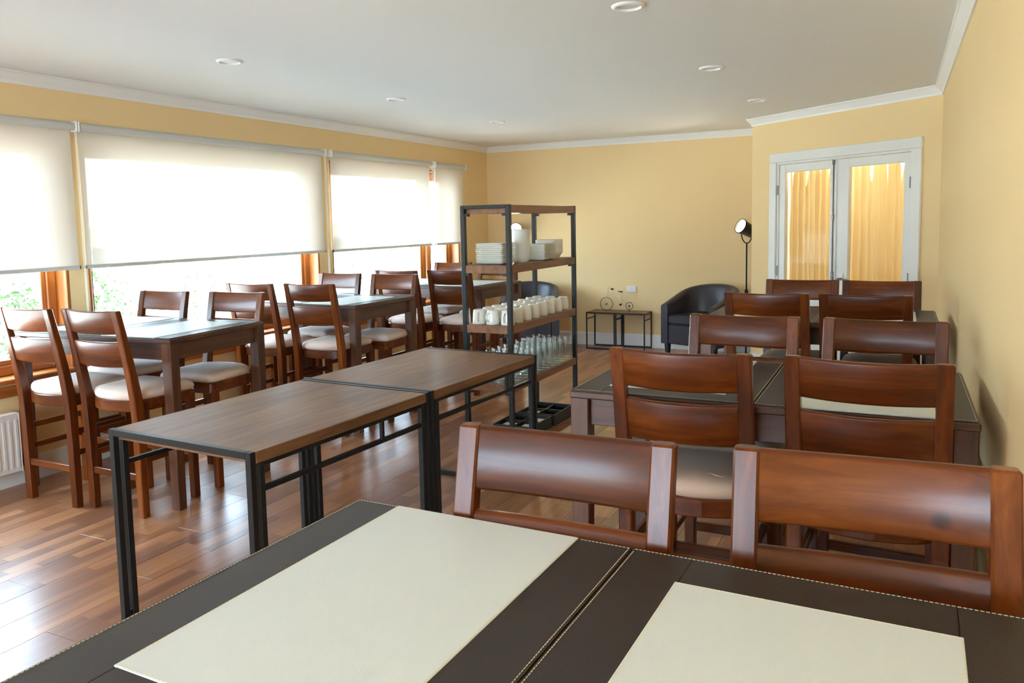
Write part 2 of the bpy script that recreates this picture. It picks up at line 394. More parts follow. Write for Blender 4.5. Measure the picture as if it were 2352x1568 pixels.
# left wall with four window openings
m = MB(); T = 0.26
m.box(XL-T, XL, YF-0.2, YB+0.2, -0.1, WZ0); m.box(XL-T, XL, YF-0.2, YB+0.2, WZ1, ZT+0.02)
ys = [YF-0.2] + [v for w in WINS for v in w] + [YB+0.2]
for i in range(0, len(ys), 2): m.box(XL-T, XL, ys[i], ys[i+1], WZ0, WZ1)
struct(m.build('wall_left', 'wall_paint'), 'yellow wall with the row of windows', 'wall')
struct(bx(XL-T, CX0+0.12, YB, YB+0.2, -0.1, ZT+0.02).build('wall_back', 'wall_paint'), 'plain yellow wall at the far end', 'wall')
struct(bx(XR, XR+0.2, YF-0.2, 6.74, -0.1, ZT+0.02).build('wall_right', 'wall_paint'), 'long yellow wall on the right', 'wall')
m = MB(); fx0, fx1, fz0, fz1 = FWIN
m.box(XL-T, fx0, YF-0.2, YF, -0.1, ZT+0.02); m.box(fx1, XR+0.2, YF-0.2, YF, -0.1, ZT+0.02)
m.box(fx0, fx1, YF-0.2, YF, -0.1, fz0); m.box(fx0, fx1, YF-0.2, YF, fz1, ZT+0.02)
struct(m.build('wall_front', 'wall_paint'), 'yellow wall behind the viewer', 'wall')
m = MB()
m.box(0, DU0, 0, 0.12, -0.1, ZT+0.02); m.box(DU1, LU+0.15, 0, 0.12, -0.1, ZT+0.02); m.box(DU0, DU1, 0, 0.12, DZ, ZT+0.02)
o = m.build('wall_angled', 'wall_paint'); o.matrix_world = DW; struct(o, 'angled yellow wall holding the glazed double door', 'wall')
struct(bx(CX0, CX0+0.1, 8.02, YB+0.1, -0.1, ZT+0.02).build('wall_return', 'wall_paint'), 'short return wall beside the floor lamp', 'wall')
# hall shell behind the double door, added to block sky light from the curtains
m = MB()
for b in ((-0.02, 2.2, 1.3, 1.4, -0.1, 2.5), (2.1, 2.2, 0.12, 1.4, -0.1, 2.5), (-0.02, 0.08, 0.2, 1.4, -0.1, 2.5), (-0.02, 2.2, 0.12, 1.4, 2.4, 2.5), (-0.02, 2.2, 0.12, 1.4, -0.2, -0.02)): m.box(*b)
o = m.build('hall_sky_block', 'trim_white'); o.matrix_world = DW; struct(o, 'unseen pale hall walls added to block sky light behind the glazed door', 'wall')

def inset(poly, d):
    n = len(poly); out = []
    for i in range(n):
        p0, p1, p2 = (Vector(poly[(i+k) % n]) for k in (-1, 0, 1))
        a = (p1-p0).normalized(); b = (p2-p1).normalized()
        na, nb = Vector((-a.y, a.x)), Vector((-b.y, b.x))
        den = 1 + na.dot(nb); out.append(p1 + (na+nb)*(d/den))
    return out
CROWN = [(0.0, 2.330), (0.010, 2.330), (0.014, 2.346), (0.036, 2.374), (0.046, 2.387), (0.056, 2.391), (0.056, 2.3995), (0.0, 2.3995)]
BASE = [(0.0, 0.0), (0.016, 0.0), (0.016, 0.135), (0.010, 0.150), (0.0, 0.150)]
SIDES = ['front', 'right', 'angled', 'return', 'back', 'left']
for prof, nmx in ((CROWN, 'trim'), (BASE, 'baseboard')):
    ins = [inset(OUT, d) for d, z in prof]
    for i in range(6):
        j = (i+1) % 6
        if nmx == 'baseboard' and i == 2: continue
        m = MB(); n = len(prof)
        v = [(ins[k][i].x, ins[k][i].y, prof[k][1]) for k in range(n)] + [(ins[k][j].x, ins[k][j].y, prof[k][1]) for k in range(n)]
        m.add(v, [(k, (k+1) % n, n+(k+1) % n, n+k) for k in range(n)] + [tuple(range(n)), tuple(range(2*n-1, n-1, -1))])
        o = m.build('%s_%s' % (nmx, SIDES[i]) if nmx == 'baseboard' else 'trim_%d' % (i+1), 'trim_white')
        struct(o, ('white crown moulding along the %s wall' if nmx == 'trim' else 'white baseboard along the %s wall') % SIDES[i], 'moulding' if nmx == 'trim' else 'baseboard')
m = MB(); m.box(0.03, DU0-0.09, -0.016, 0, 0, 0.15, 0.004); m.box(DU1+0.09, LU-0.03, -0.016, 0, 0, 0.15, 0.004)
o = m.build('baseboard_angled', 'trim_white'); o.matrix_world = DW; struct(o, 'white baseboard either side of the double door', 'baseboard')

# ------------------------------------------------------------------ windows
def window(n, y0, y1, mull=None):
    r = bpy.data.objects.new('window_%d' % n, None); COL.objects.link(r); r.location = (XL, (y0+y1)/2, WZ0)
    struct(r, 'wooden framed window %s' % ['above the white radiator', 'wide pane in the middle of the left wall', 'far pair nearest the back corner'][n-1], 'window')
    h = (y1-y0)/2; H = WZ1-WZ0
    # wooden lining of the reveal (jambs, head, sill) and the outer frame
    for a, b in ((-h, -h+0.022), (h-0.022, h)): bx(-0.17, -0.002, a, b, 0, H, 0.003).build('jamb_lining', 'pine_wood_z', r)
    bx(-0.17, -0.002, -h, h, H-0.022, H, 0.003).build('head_lining', 'pine_wood_y', r)
    bx(-0.17, 0.03, -h+0.0, h-0.0, 0.0, 0.028, 0.006).build('sill', 'pine_wood_y', r)
    segs = [(-h, h)] if mull is None else [(-h, mull-(y0+y1)/2), (mull-(y0+y1)/2, h)]
    for a, b in segs:
        w = 0.062
        for p, q in ((a+0.02, a+0.02+w), (b-0.02-w, b-0.02)): bx(-0.17, -0.105, p, q, 0.028, H-0.022, 0.006).build('frame_bar', 'pine_wood_z', r)
        for p, q in ((0.028, 0.028+w), (H-0.022-w, H-0.022)): bx(-0.17, -0.105, a+0.02+w, b-0.02-w, p, q, 0.006).build('frame_bar', 'pine_wood_y', r)
        a2, b2, z0, z1 = a+0.02+w, b-0.02-w, 0.028+w, H-0.022-w
        for p, q in ((a2, a2+0.03), (b2-0.03, b2)): bx(-0.15, -0.118, p, q, z0, z1, 0.004).build('sash_bar', 'pine_wood_z', r)
        for p, q in ((z0, z0+0.03), (z1-0.03, z1)): bx(-0.15, -0.118, a2+0.03, b2-0.03, p, q, 0.004).build('sash_bar', 'pine_wood_y', r)
        bx(-0.137, -0.131, a2+0.028, b2-0.028, z0+0.028, z1-0.028).build('pane', 'window_glass', r)
        bx(-0.130, -0.124, a2+0.03, a2+0.037, z0+0.03, z1-0.03).build('gasket', 'gasket', r)
    # inside sill board and apron below the opening
    bx(0.0, 0.022, -h-0.03, h+0.03, -0.075, -0.012, 0.004).build('apron_board', 'pine_wood_y', r)
window(1, *WINS[0]); window(2, *WINS[1]); window(3, *WINS[2], mull=7.575)
r = bpy.data.objects.new('window_4', None); COL.objects.link(r); r.location = ((fx0+fx1)/2, YF, fz0)
struct(r, 'wooden framed window behind the viewer', 'window')
hw, H = (fx1-fx0)/2, fz1-fz0
for a, b in ((-hw, -hw+0.07), (hw-0.07, hw), (-0.04, 0.04)): bx(a, b, -0.17, -0.1, 0, H, 0.005).build('frame_bar', 'pine_wood_z', r)
for a, b in ((0, 0.07), (H-0.07, H)): bx(-hw+0.07, hw-0.07, -0.17, -0.1, a, b, 0.005).build('frame_bar', 'pine_wood_x', r)
for a, b in ((-hw+0.07, -0.04), (0.04, hw-0.07)): bx(a, b, -0.138, -0.132, 0.07, H-0.07).build('pane', 'window_glass', r)

# roller blinds
def blind(y0, y1, zb, label, chain_side=1):
    t = thing('roller_blind', label, 'blind', (XL, (y0+y1)/2, zb), 0, 'roller blinds in front of the windows')
    h = (y1-y0)/2; top = 2.115-zb
    M = Matrix.Rotation(PI/2, 4, 'X'); M.translation = Vector((0.038, h-0.012, top))
    MB().lathe([(0.0, 0), (0.024, 0), (0.024, 2*h-0.024), (0.0, 2*h-0.024)], 20, True, M).build('roller_tube', 'blind_metal', t)
    bx(0.001, 0.012, -h, h, top-0.022, top+0.034, 0.003).build('mounting_rail', 'blind_metal', t)
    for s in (-1, 1):
        bx(0.001, 0.066, s*h-0.006, s*h+0.006, top-0.03, top+0.034, 0.004).build('bracket', 'plastic_white', t)
    n = 16; v = []; f = []
    for i in range(n+1):
        yy = -h+0.018 + (2*h-0.036)*i/n
        for j in range(9):
            z = top*(1-j/8.0); v.append((0.019+0.0012*math.sin(i*0.9)*j/8, yy, max(z, 0.014)))
    for i in range(n):
        for j in range(8): a = i*9+j; f.append((a, a+1, a+10, a+9))
    MB().add(v, f, True).build('fabric', 'blind_fabric', t)
    bx(0.012, 0.026, -h+0.014, h-0.014, 0.0, 0.024, 0.004).build('bottom_rail', 'blind_metal', t)
    for s in (-1, 1): bx(0.012, 0.026, s*(h-0.012)-0.004, s*(h-0.012)+0.004, 0.002, 0.022, 0.002).build('rail_end_cap', 'gasket', t)
    yc = chain_side*(h+0.004)
    MB().tube([(0.05, yc, top+0.02), (0.05, yc, -0.35), (0.044, yc, -0.36), (0.038, yc, -0.35), (0.038, yc, top+0.02)], 0.0022, 5).build('pull_chain', 'plastic_white', t)
blind(0.90, 3.284, 1.236, 'cream roller blind cut by the left edge above the radiator')
blind(3.300, 5.678, 1.236, 'widest cream roller blind, behind the two nearest window tables')
blind(5.765, 7.495, 1.234, 'cream roller blind between the widest blind and the narrow one')
blind(7.55, 8.23, 1.232, 'narrow cream roller blind nearest the back corner', -1)

# ------------------------------------------------------------------ glazed double door
dr = bpy.data.objects.new('door_1', None); COL.objects.link(dr); dr.matrix_world = DW
struct(dr, 'white double door with curtained glass panels', 'door')
m = 0.085
for a, b in ((DU0-m, DU0), (DU1, DU1+m)): bx(a, b, -0.022, 0.0, 0, DZ, 0.004).build('casing', 'door_white', dr)
bx(DU0-m, DU1+m, -0.022, 0.0, DZ, DZ+m, 0.004).build('casing', 'door_white', dr)
for a, b in ((DU0, DU0+0.02), (DU1-0.02, DU1)): bx(a, b, -0.004, 0.12, 0, DZ-0.02, 0.002).build('jamb', 'door_white', dr)
bx(DU0, DU1, -0.004, 0.12, DZ-0.02, DZ, 0.002).build('jamb', 'door_white', dr)
um = 1.0
def leaf(u0, u1, g0, g1, name):
    lf = bpy.data.objects.new(name, None); COL.objects.link(lf); lf.parent = dr; lf.location = (u0, 0, 0)
    w = u1-u0; a, b = g0-u0, g1-u0; z0, z1 = 0.01, DZ-0.024
    lf2 = bx(0, a, 0.006, 0.046, z0, z1, 0.003).build('stile', 'door_white', lf)
    bx(b, w, 0.006, 0.046, z0, z1, 0.003).build('stile', 'door_white', lf)
    bx(a, b, 0.006, 0.046, 1.868, z1, 0.003).build('rail', 'door_white', lf)
    bx(a, b, 0.006, 0.046, 0.70, 0.80, 0.003).build('rail', 'door_white', lf)
    bx(a, b, 0.006, 0.046, z0, 0.20, 0.003).build('rail', 'door_white', lf)
    bx(a, b, 0.016, 0.034, 0.20, 0.70, 0.004).build('lower_panel', 'door_white', lf)
    bx(a-0.004, b+0.004, 0.024, 0.029, 0.80, 1.87).build('pane', 'door_glass', lf)
    return lf
l1 = leaf(DU0+0.022, um-0.002, 0.424, 0.950, 'door_leaf'); l2 = leaf(um+0.002, DU1-0.022, 1.147, 1.675, 'door_leaf')
bx(um-0.012, um+0.030, -0.006, 0.006, 0.01, DZ-0.03, 0.003).build('astragal', 'door_white', dr)
MB().tube([(um+0.001, -0.012, 0.90), (um+0.001, -0.012, DZ-0.03)], 0.005, 8).build('bolt_rod', 'steel', dr)
for z in (0.93, 1.455, DZ-0.045): bx(um-0.010, um+0.012, -0.020, -0.004, z-0.02, z+0.02, 0.003).build('bolt_guide', 'steel', dr)
bx(um-0.014, um+0.016, -0.016, -0.005, 0.88, 0.99, 0.004).build('bolt_case', 'steel', dr)
hd = bx(um+0.075, um+0.112, -0.004, 0.006, 0.80, 0.98, 0.004).build('handle_plate', 'plastic_white', dr)
MB().tube([(um+0.094, -0.004, 0.935), (um+0.094, -0.045, 0.935), (um+0.10, -0.05, 0.935), (um+0.20, -0.05, 0.93)], 0.008, 8).build('lever', 'steel', hd)
for u in (DU0+0.012, DU1-0.012):
    for z in (0.30, 0.97, 1.71): bx(u-0.007, u+0.007, -0.014, 0.004, z-0.045, z+0.045, 0.004).build('hinge', 'steel', dr)
def curtain(u0, u1, label, seed):
    rnd = random.Random(seed); n = 90; nz = 14; v = []; f = []
    gaps = [u0+(u1-u0)*(k+0.5+rnd.uniform(-.15, .15))/4.2 for k in range(4)]
    for i in range(n+1):
        u = u0+(u1-u0)*i/n
        dep = 0.085 + 0.014*math.sin(2*PI*(u-u0)/0.085+seed) + 0.008*math.sin(2*PI*(u-u0)/0.037)
        g = max(math.exp(-((u-q)/0.011)**2) for q in gaps); top = 1.895 - 0.17*g
        for j in range(nz+1): v.append((u, dep+0.004*math.sin(j*0.7+i*0.2), 0.72+(top-0.72)*j/nz))
    for i in range(n):
        for j in range(nz): a = i*(nz+1)+j; f.append((a, a+1, a+nz+2, a+nz+1))
    o = MB().add(v, f, True).build('door_curtain', 'curtain_fabric'); o.matrix_world = DW
    tag(o, label, 'curtain', 'curtains behind the double door')
    MB().tube([(u0-0.02, 0.085, 1.90), (u1+0.02, 0.085, 1.90)], 0.005, 8).build('curtain_rod', 'brass', o)
curtain(0.40, 0.975, 'golden pleated curtain behind the left glass of the double door', 1)
curtain(1.12, 1.70, 'golden pleated curtain behind the right glass of the double door', 4)
hl = thing('curtain_backlight', 'unseen dome light added in the hall to backlight the door curtains', 'lamp')  # unseen source, added so the curtains are lit from behind
hl.matrix_world = DW @ Matrix.Translation((1.05, 0.7, 2.39))
MB().lathe([(0.0, -0.08), (0.08, -0.075), (0.13, -0.05), (0.15, -0.01), (0.15, 0.009)], 24).build('shade', 'backlight_glow', hl)
l = bpy.data.lights.new('curtain_backlight_point', 'POINT'); l.energy = 2.0; l.color = (1, 0.9, 0.72); l.shadow_soft_size = 0.15
lo = bpy.data.objects.new('bulb', l); COL.objects.link(lo); lo.parent = hl; lo.location = (0, 0, -0.26)

# ------------------------------------------------------------------ dining chair
PX = [(0.0, 0.0, 0.021), (0.35, 0.0, 0.023), (0.52, 0.0, 0.026), (0.62, -0.006, 0.026), (0.74, -0.024, 0.023), (0.88, -0.050, 0.019), (1.0, -0.074, 0.017), (1.075, -0.090, 0.016)]
def post_y(z):
    for (z0, y0, d0), (z1, y1, d1) in zip(PX, PX[1:]):
        if z <= z1: return y0+(y1-y0)*(z-z0)/(z1-z0)
    return PX[-1][1]
HW = 0.213
def make_chair():
    t = thing('counter_chair', 'x', 'chair')
    for s in (-1, 1):
        rs = []
        x0, x1 = (s*HW, s*(HW-0.043)) if s < 0 else (s*(HW-0.043), s*HW)
        for i, (z, y, d) in enumerate(PX):
            e = 0.004
            rs.append([(x0+e, y-d, z), (x1-e, y-d, z), (x1, y-d+e, z), (x1, y+d-e, z), (x1-e, y+d, z), (x0+e, y+d, z), (x0, y+d-e, z), (x0, y-d+e, z)])
        z, y, d = PX[-1]; g = 0.004
        rs.append([(px+(0.004 if px < (x0+x1)/2 else -0.004), py+(0.004 if py < y else -0.004), z+0.004) for px, py, _ in rs[-1]])
        MB().rings(rs, False).build('rear_leg', 'chair_wood_z', t)
        bx(s*0.187-0.020, s*0.187+0.020, 0.315, 0.355, 0, 0.565, 0.003).build('front_leg', 'chair_wood_z', t)
        bx(s*0.190-0.009, s*0.190+0.009, 0.018, 0.318, 0.392, 0.424, 0.003).build('stretcher', 'chair_wood_y', t)
        bx(s*0.190-0.009, s*0.190+0.009, 0.018, 0.318, 0.278, 0.308, 0.003).build('stretcher', 'chair_wood_y', t)
    bx(-0.178, 0.178, -0.012, 0.010, 0.190, 0.226, 0.003).build('stretcher', 'chair_wood_x', t)
    bx(-0.172, 0.172, 0.325, 0.345, 0.235, 0.270, 0.003).build('stretcher', 'chair_wood_x', t)
    def slat(z0, z1, bow, th=0.023):
        n = 14; rs = []
        for i in range(n+1):
            x = -0.178+0.356*i/n; yb = -bow*(1-(x/0.178)**2)
            ring = []
            e = 0.007
            for (dz, dy) in ((z0, -th/2+e), (z0+e*0.5, -th/2+e*0.25), (z0+e, -th/2), (z1-e, -th/2), (z1-e*0.5, -th/2+e*0.25), (z1, -th/2+e), (z1, th/2-e), (z1-e*.5, th/2-e*.25), (z1-e, th/2), (z0+e, th/2), (z0+e*.5, th/2-e*.25), (z0, th/2-e)):
                ring.append((x, post_y(dz)+yb+dy, dz+yb*0.25))
            rs.append(ring)
        return MB().rings(rs, True)
    slat(0.958, 1.078, 0.020).build('back_slat', 'chair_wood_x', t)
    slat(0.786, 0.919, 0.020).build('back_slat', 'chair_wood_x', t)
    # seat outline: straight front and sides, back edge bowed between the rear legs
    def outline(inset_, n=12):
        pts = []
        fx, fy = 0.205-inset_, 0.372-inset_
        for k in range(5):
            a = PI/2*k/4; pts.append((fx-0.03+0.03*math.sin(a), fy-0.03+0.03*math.cos(a)))
        pts.append((0.200-inset_, 0.20)); pts.append((0.193-inset_, 0.07)); pts.append((0.180-inset_, 0.028+inset_*0.3))
        for k in range(1, n):
            x = (0.168-inset_)*(1-2*k/n); pts.append((x, -0.030+inset_+0.048*(x/(0.172))**2))
        pts += [(-0.180+inset_, 0.028+inset_*0.3), (-0.193+inset_, 0.07), (-0.200+inset_, 0.20)]
        for k in range(5):
            a = PI/2*k/4; pts.append((-(fx-0.03)-0.03*math.cos(a), fy-0.03+0.03*math.sin(a)))
        return pts
    o0, o1 = outline(0.0), outline(0.004)
    MB().rings([[(x, y, 0.545) for x, y in o1], [(x, y, 0.549) for x, y in o0], [(x, y, 0.600) for x, y in o0], [(x, y, 0.604) for x, y in o1]], False).build('seat_frame', 'chair_wood_x', t)
    rs = []
    for ins, z in ((0.012, 0.604), (0.004, 0.612), (0.001, 0.624), (0.003, 0.636), (0.012, 0.647), (0.03, 0.655), (0.07, 0.661), (0.12, 0.663)):
        rs.append([(x, y, z+0.002*math.sin(x*40)*math.sin(y*30)) for x, y in outline(ins)])
    MB().rings(rs, True).build('cushion', 'cushion_fabric', t)
    return t
proto = make_chair(); used = []
def chair(cx, yfeet, facing, label, group, rz=0.0, cls=None):
    o = proto if not used else copy_tree(proto)
    used.append(o); o.name = 'counter_chair'
    o.location = (cx, yfeet, 0); o.rotation_euler = (0, 0, (0 if facing > 0 else PI)+rz); tag(o, label, 'chair', group)
    return o
GR = 'counter chairs along the right-hand tables'; GL = 'counter chairs along the window tables'
NT = 'nearest cream-topped table'
ra1 = chair(-0.553, 1.264, -1, 'brown wooden chair with a pale left post, across the foreground table', GR, 0.02)
ra2 = chair(-0.030, 1.315, -1, 'brown wooden chair with a knot in its top slat, by the right wall', GR, 0.07)
chair(-0.585, 2.440, 1, 'orange-brown chair seen from behind, left one tucked into the middle right-hand table', GR)
chair(-0.070, 2.455, 1, 'orange-brown chair seen from behind, right one tucked into the middle right-hand table', GR, -0.04)
chair(-0.555, 3.200, -1, 'chair facing the viewer across the middle right-hand table, aisle side', GR)
chair(-0.048, 3.205, -1, 'chair facing the viewer across the middle right-hand table, wall side', GR, -0.06)
chair(-0.610, 4.400, 1, 'dark chair seen from behind at the table by the double door, aisle side', GR, -0.06)
chair(-0.140, 4.400, 1, 'dark chair seen from behind at the table by the double door, wall side', GR, -0.06)
chair(-0.535, 5.165, -1, 'farthest right-hand chair below the left door glass', GR)
chair(-0.090, 5.160, -1, 'farthest right-hand chair below the right door glass', GR)
chair(-4.105, 2.68, 1, 'leftmost chair, back turned, beside the white radiator', GL)
chair(-3.635, 2.72, 1, 'chair with its back turned at the aisle end of the window table nearest the radiator', GL, -0.01)
chair(-4.245, 3.52, -1, 'chair facing the viewer below the widest blind, window side of the nearest window table', GL)
chair(-3.655, 3.562, -1, 'chair facing the viewer at the aisle end of the nearest window table', GL, 0.045)
chair(-4.130, 4.33, 1, 'chair with its back turned at the middle window table, window side', GL, 0.02)
chair(-3.640, 4.39, 1, 'chair with its back turned at the middle window table, aisle side', GL, 0.03)
chair(-4.165, 5.236, -1, 'chair facing the viewer at the middle window table, window side', GL)
chair(-3.600, 5.210, -1, 'chair facing the viewer at the middle window table, aisle side', GL, 0.045)
chair(-3.880, 5.82, 1, 'chair with its back turned at the farthest window table, window side', GL)
chair(-3.400, 5.90, 1, 'chair with its back turned at the farthest window table, half behind the shelf post', GL)
chair(-4.040, 6.905, -1, 'chair facing the viewer at the farthest window table, below the narrow blind', GL)
chair(-3.520, 6.885, -1, 'chair facing the viewer at the farthest window table, seen through the shelf unit', GL)
for c in kids(ra2):
    if c.name.startswith('back_slat') and abs(max(v.co.z for v in c.data.vertices)-1.078) < 0.01:
        c.data = c.data.copy(); c.data.materials[0] = MATS['chair_wood_knot']

# ------------------------------------------------------------------ counter-height dining table and leather mats
TL, TD, TH = 1.18, 0.745, 0.910
def make_table():
    t = thing('dining_table', 'x', 'table'); a, b = TL/2, TD/2
    bx(-a, a, -b, b, TH-0.024, TH, 0.004).build('tabletop', 'table_wood_x', t)
    for s in (-1, 1):
        bx(-a+0.065, a-0.065, s*(b-0.036)-0.011, s*(b-0.036)+0.011, TH-0.115, TH-0.024, 0.002).build('apron', 'table_wood_x', t)
        bx(s*(a-0.036)-0.011, s*(a-0.036)+0.011, -b+0.065, b-0.065, TH-0.115, TH-0.024, 0.002).build('apron', 'table_wood_y', t)
        for q in (-1, 1):
            cx, cy = s*(a-0.034), q*(b-0.034)
            rs = []
            for z, h, ox in ((0, 0.027, 0.002), (0.30, 0.028, 0.001), (0.62, 0.030, 0), (TH-0.16, 0.031, 0), (TH-0.024, 0.031, 0)):
                X, Y = cx+s*ox, cy+q*ox
                e = 0.003
                rs.append([(X-h+e, Y-h, z), (X+h-e, Y-h, z), (X+h, Y-h+e, z), (X+h, Y+h-e, z), (X+h-e, Y+h, z), (X-h+e, Y+h, z), (X-h, Y+h-e, z), (X-h, Y-h+e, z)])
            MB().rings(rs, False).build('leg', 'table_wood_z', t)
    return t
tproto = make_table(); tused = []
def tpos(x0, y0, rz, dx, dy):      # table-local point to the room; the near right corner is the pivot
    lx, ly = dx-TL/2, dy+TD/2
    return (x0+TL+lx*math.cos(rz)-ly*math.sin(rz), y0+lx*math.sin(rz)+ly*math.cos(rz))
def table(x0, y0, label, group, rz=0.0):
    o = tproto if not tused else copy_tree(tproto); tused.append(o)
    o.name = 'dining_table'
    o.location = (*tpos(x0, y0, rz, 0, 0), 0); o.rotation_euler = (0, 0, rz); tag(o, label, 'table', group); return o
MWd, MLn, MBd = 0.582, 0.736, 0.102
def make_mat():
    t = thing('leather_mat', 'x', 'table mat'); a, b = MWd/2, MLn/2; th = 0.0045
    # local: closed dark end at +y, cream panel runs out to the -y edge
    for s in (-1, 1):
        x0, x1 = (-a, -a+MBd) if s < 0 else (a-MBd, a)
        bx(x0, x1, -b, b, 0, th, 0.0012).build('border', 'dark_leather', t)
    bx(-a+MBd+0.0004, a-MBd-0.0004, b-MBd, b, 0, th, 0.0012).build('border', 'dark_leather', t)
    bx(-a+MBd-0.004, a-MBd+0.004, -b+0.001, b-MBd+0.004, 0.0012, th+0.0016, 0.0008).build('cream_panel', 'cream_leather', t)
    m = MB(); L, G, W_, Hh = 0.0046, 0.0024, 0.0010, 0.0010
    def run(p, q, z):
        p, q = Vector(p), Vector(q); d = (q-p); n = int(d.length/(L+G)); d.normalize(); s = Vector((-d.y, d.x))
        for i in range(n):
            c = p+d*(i*(L+G)+L/2)
            aa = [c-d*L/2-s*W_/2, c+d*L/2-s*W_/2, c+d*L/2+s*W_/2, c-d*L/2+s*W_/2]
            m.add([(v.x, v.y, z-0.0006) for v in aa]+[(v.x*0.999+c.x*0.001, v.y, z+Hh*0.6) for v in aa], [(4, 5, 6, 7), (0, 1, 5, 4), (1, 2, 6, 5), (2, 3, 7, 6), (3, 0, 4, 7)])
    o_ = 0.004
    run((-a+o_, -b+o_), (-a+o_, b-o_), th); run((a-o_, -b+o_), (a-o_, b-o_), th)
    run((-a+o_, b-o_), (a-o_, b-o_), th); run((-a+o_, -b+o_), (-a+MBd-0.006, -b+o_), th); run((a-MBd+0.006, -b+o_), (a-o_, -b+o_), th)
    z2 = th+0.0016; i_ = MBd-0.0015
    run((-a+i_, -b+0.004), (-a+i_, b-MBd), z2); run((a-i_, -b+0.004), (a-i_, b-MBd), z2); run((-a+i_, b-MBd+0.0015), (a-i_, b-MBd+0.0015), z2)
    st = m.build('stitching', 'thread', t); st['kind'] = 'stuff'
    return t
mproto = make_mat(); mused = []
def mats(tx0, ty0, where, rz=0.0):
    for k in (0, 1):
        o = mproto if not mused else copy_tree(mproto); mused.append(o); o.name = 'leather_mat'
        o.location = (*tpos(tx0, ty0, rz, (-1 if k == 0 else 1)*(MWd/2+0.0015), 0), TH+0.0002); o.rotation_euler = (0, 0, (PI if k == 0 else 0)+rz)
        tag(o, 'dark leather mat with cream centre, %s half of the %s' % (('left', 'right')[k], where), 'table mat', 'leather mats on the dining tables')
TAB = [(-1.000, 0.520, 'dining table in the foreground topped with dark leather mats', 'table in the foreground', -0.02),
       (-0.972, 2.432, 'dark dining table in the middle of the right-hand row', 'middle right-hand table', 0.0),
       (-0.985, 4.430, 'dark dining table near the white double door', 'right-hand table near the double door', 0.0),
       (-4.515, 2.848, 'dining table nearest the radiator on the window side', 'window table nearest the radiator', 0.07),
       (-4.570, 4.482, 'dining table in the middle of the window row', 'middle window table', -0.035),
       (-4.440, 6.130, 'dining table farthest along the window row behind the shelf unit', 'farthest window table', -0.05)]
for x0, y0, lab, where, rz in TAB:
    table(x0, y0, lab, 'counter-height dining tables', rz); mats(x0, y0, where, rz)

# ------------------------------------------------------------------ steel-framed serving tables
def steel_table(name, label, cat, loc, rz, W, L, H, tb, group, double=True, top=0.04):
    t = thing(name, label, cat, loc, rz, group); w, l = W/2, L/2
    for s in (-1, 1):
        y0, y1 = (s*l, s*(l-tb)) if s < 0 else (s*(l-tb), s*l)
        m = MB()
        for q in (-1, 1):
            x0, x1 = (q*w, q*(w-tb)) if q < 0 else (q*(w-tb), q*w)
            m.box(x0, x1, y0, y1, 0, H, 0.0015)
        m.box(-w+tb, w-tb, y0, y1, H-tb, H, 0.0015); m.box(-w+tb, w-tb, y0, y1, 0, tb, 0.0015)
        m.build('end_frame', 'black_metal', t)
        for q in (-1, 1):
            x0, x1 = (q*w, q*(w-tb)) if q < 0 else (q*(w-tb), q*w)
            if double:
                g = 0.013; ya = s*(l-tb-g); yb = s*(l-2*tb-g)
                bx(x0, x1, min(ya, yb), max(ya, yb), 0, H-top-0.004, 0.0015).build('leg', 'black_metal', t)
                bx(x0+0.004, x1-0.004, min(s*(l-tb), ya), max(s*(l-tb), ya), 0.03, 0.05).build('leg_spacer', 'black_metal', t)
    le = l-2*tb-0.013 if double else l-tb
    rb = tb*0.72
    for q in (-1, 1):
        xc = q*(w-tb/2)
        zs = H-top-0.075*H/0.75-0.02
        bx(xc-rb/2, xc+rb/2, -le, le, zs-rb/2, zs+rb/2, 0.001).build('side_rail', 'black_metal', t)
        if double:
            bx(xc-rb/2, xc+rb/2, -le, le, H-top-0.004-rb*0.8, H-top-0.004, 0.001).build('side_rail', 'black_metal', t)
            for fr in (-0.42, 0.42):
                bx(xc-rb/2.4, xc+rb/2.4, fr*le-rb/2.4, fr*le+rb/2.4, zs+rb/2, H-top-0.004-rb*0.8).build('strut', 'black_metal', t)
    bx(-w, w, -l+tb+0.001, l-tb-0.001, H-top-0.003, H-0.002, 0.003).build('tabletop', 'bar_wood_y' if double else 'bar_wood_x', t)
    return t
SG = 'steel-framed serving tables'
steel_table('serving_table', 'low wood-topped serving table with black steel frame, end nearest the viewer', 'table', (-2.190, 2.395, 0), math.radians(-2.8), 0.725, 1.02, 0.75, 0.024, SG)
steel_table('serving_table', 'wood-topped serving table with black steel frame, standing against the shelf unit', 'table', (-2.1395, 3.4238, 0), math.radians(-2.8), 0.725, 1.02, 0.75, 0.024, SG)
steel_table('side_table', 'small steel-framed side table under the front wheel of the bicycle ornament', 'table', (-3.035, 8.715, 0), 0, 0.345, 0.29, 0.425, 0.014, 'small side tables at the back wall', False, 0.02)
steel_table('side_table', 'small steel-framed side table right of its twin, nearer the right armchair', 'table', (-2.685, 8.715, 0), 0, 0.345, 0.29, 0.425, 0.014, 'small side tables at the back wall', False, 0.02)

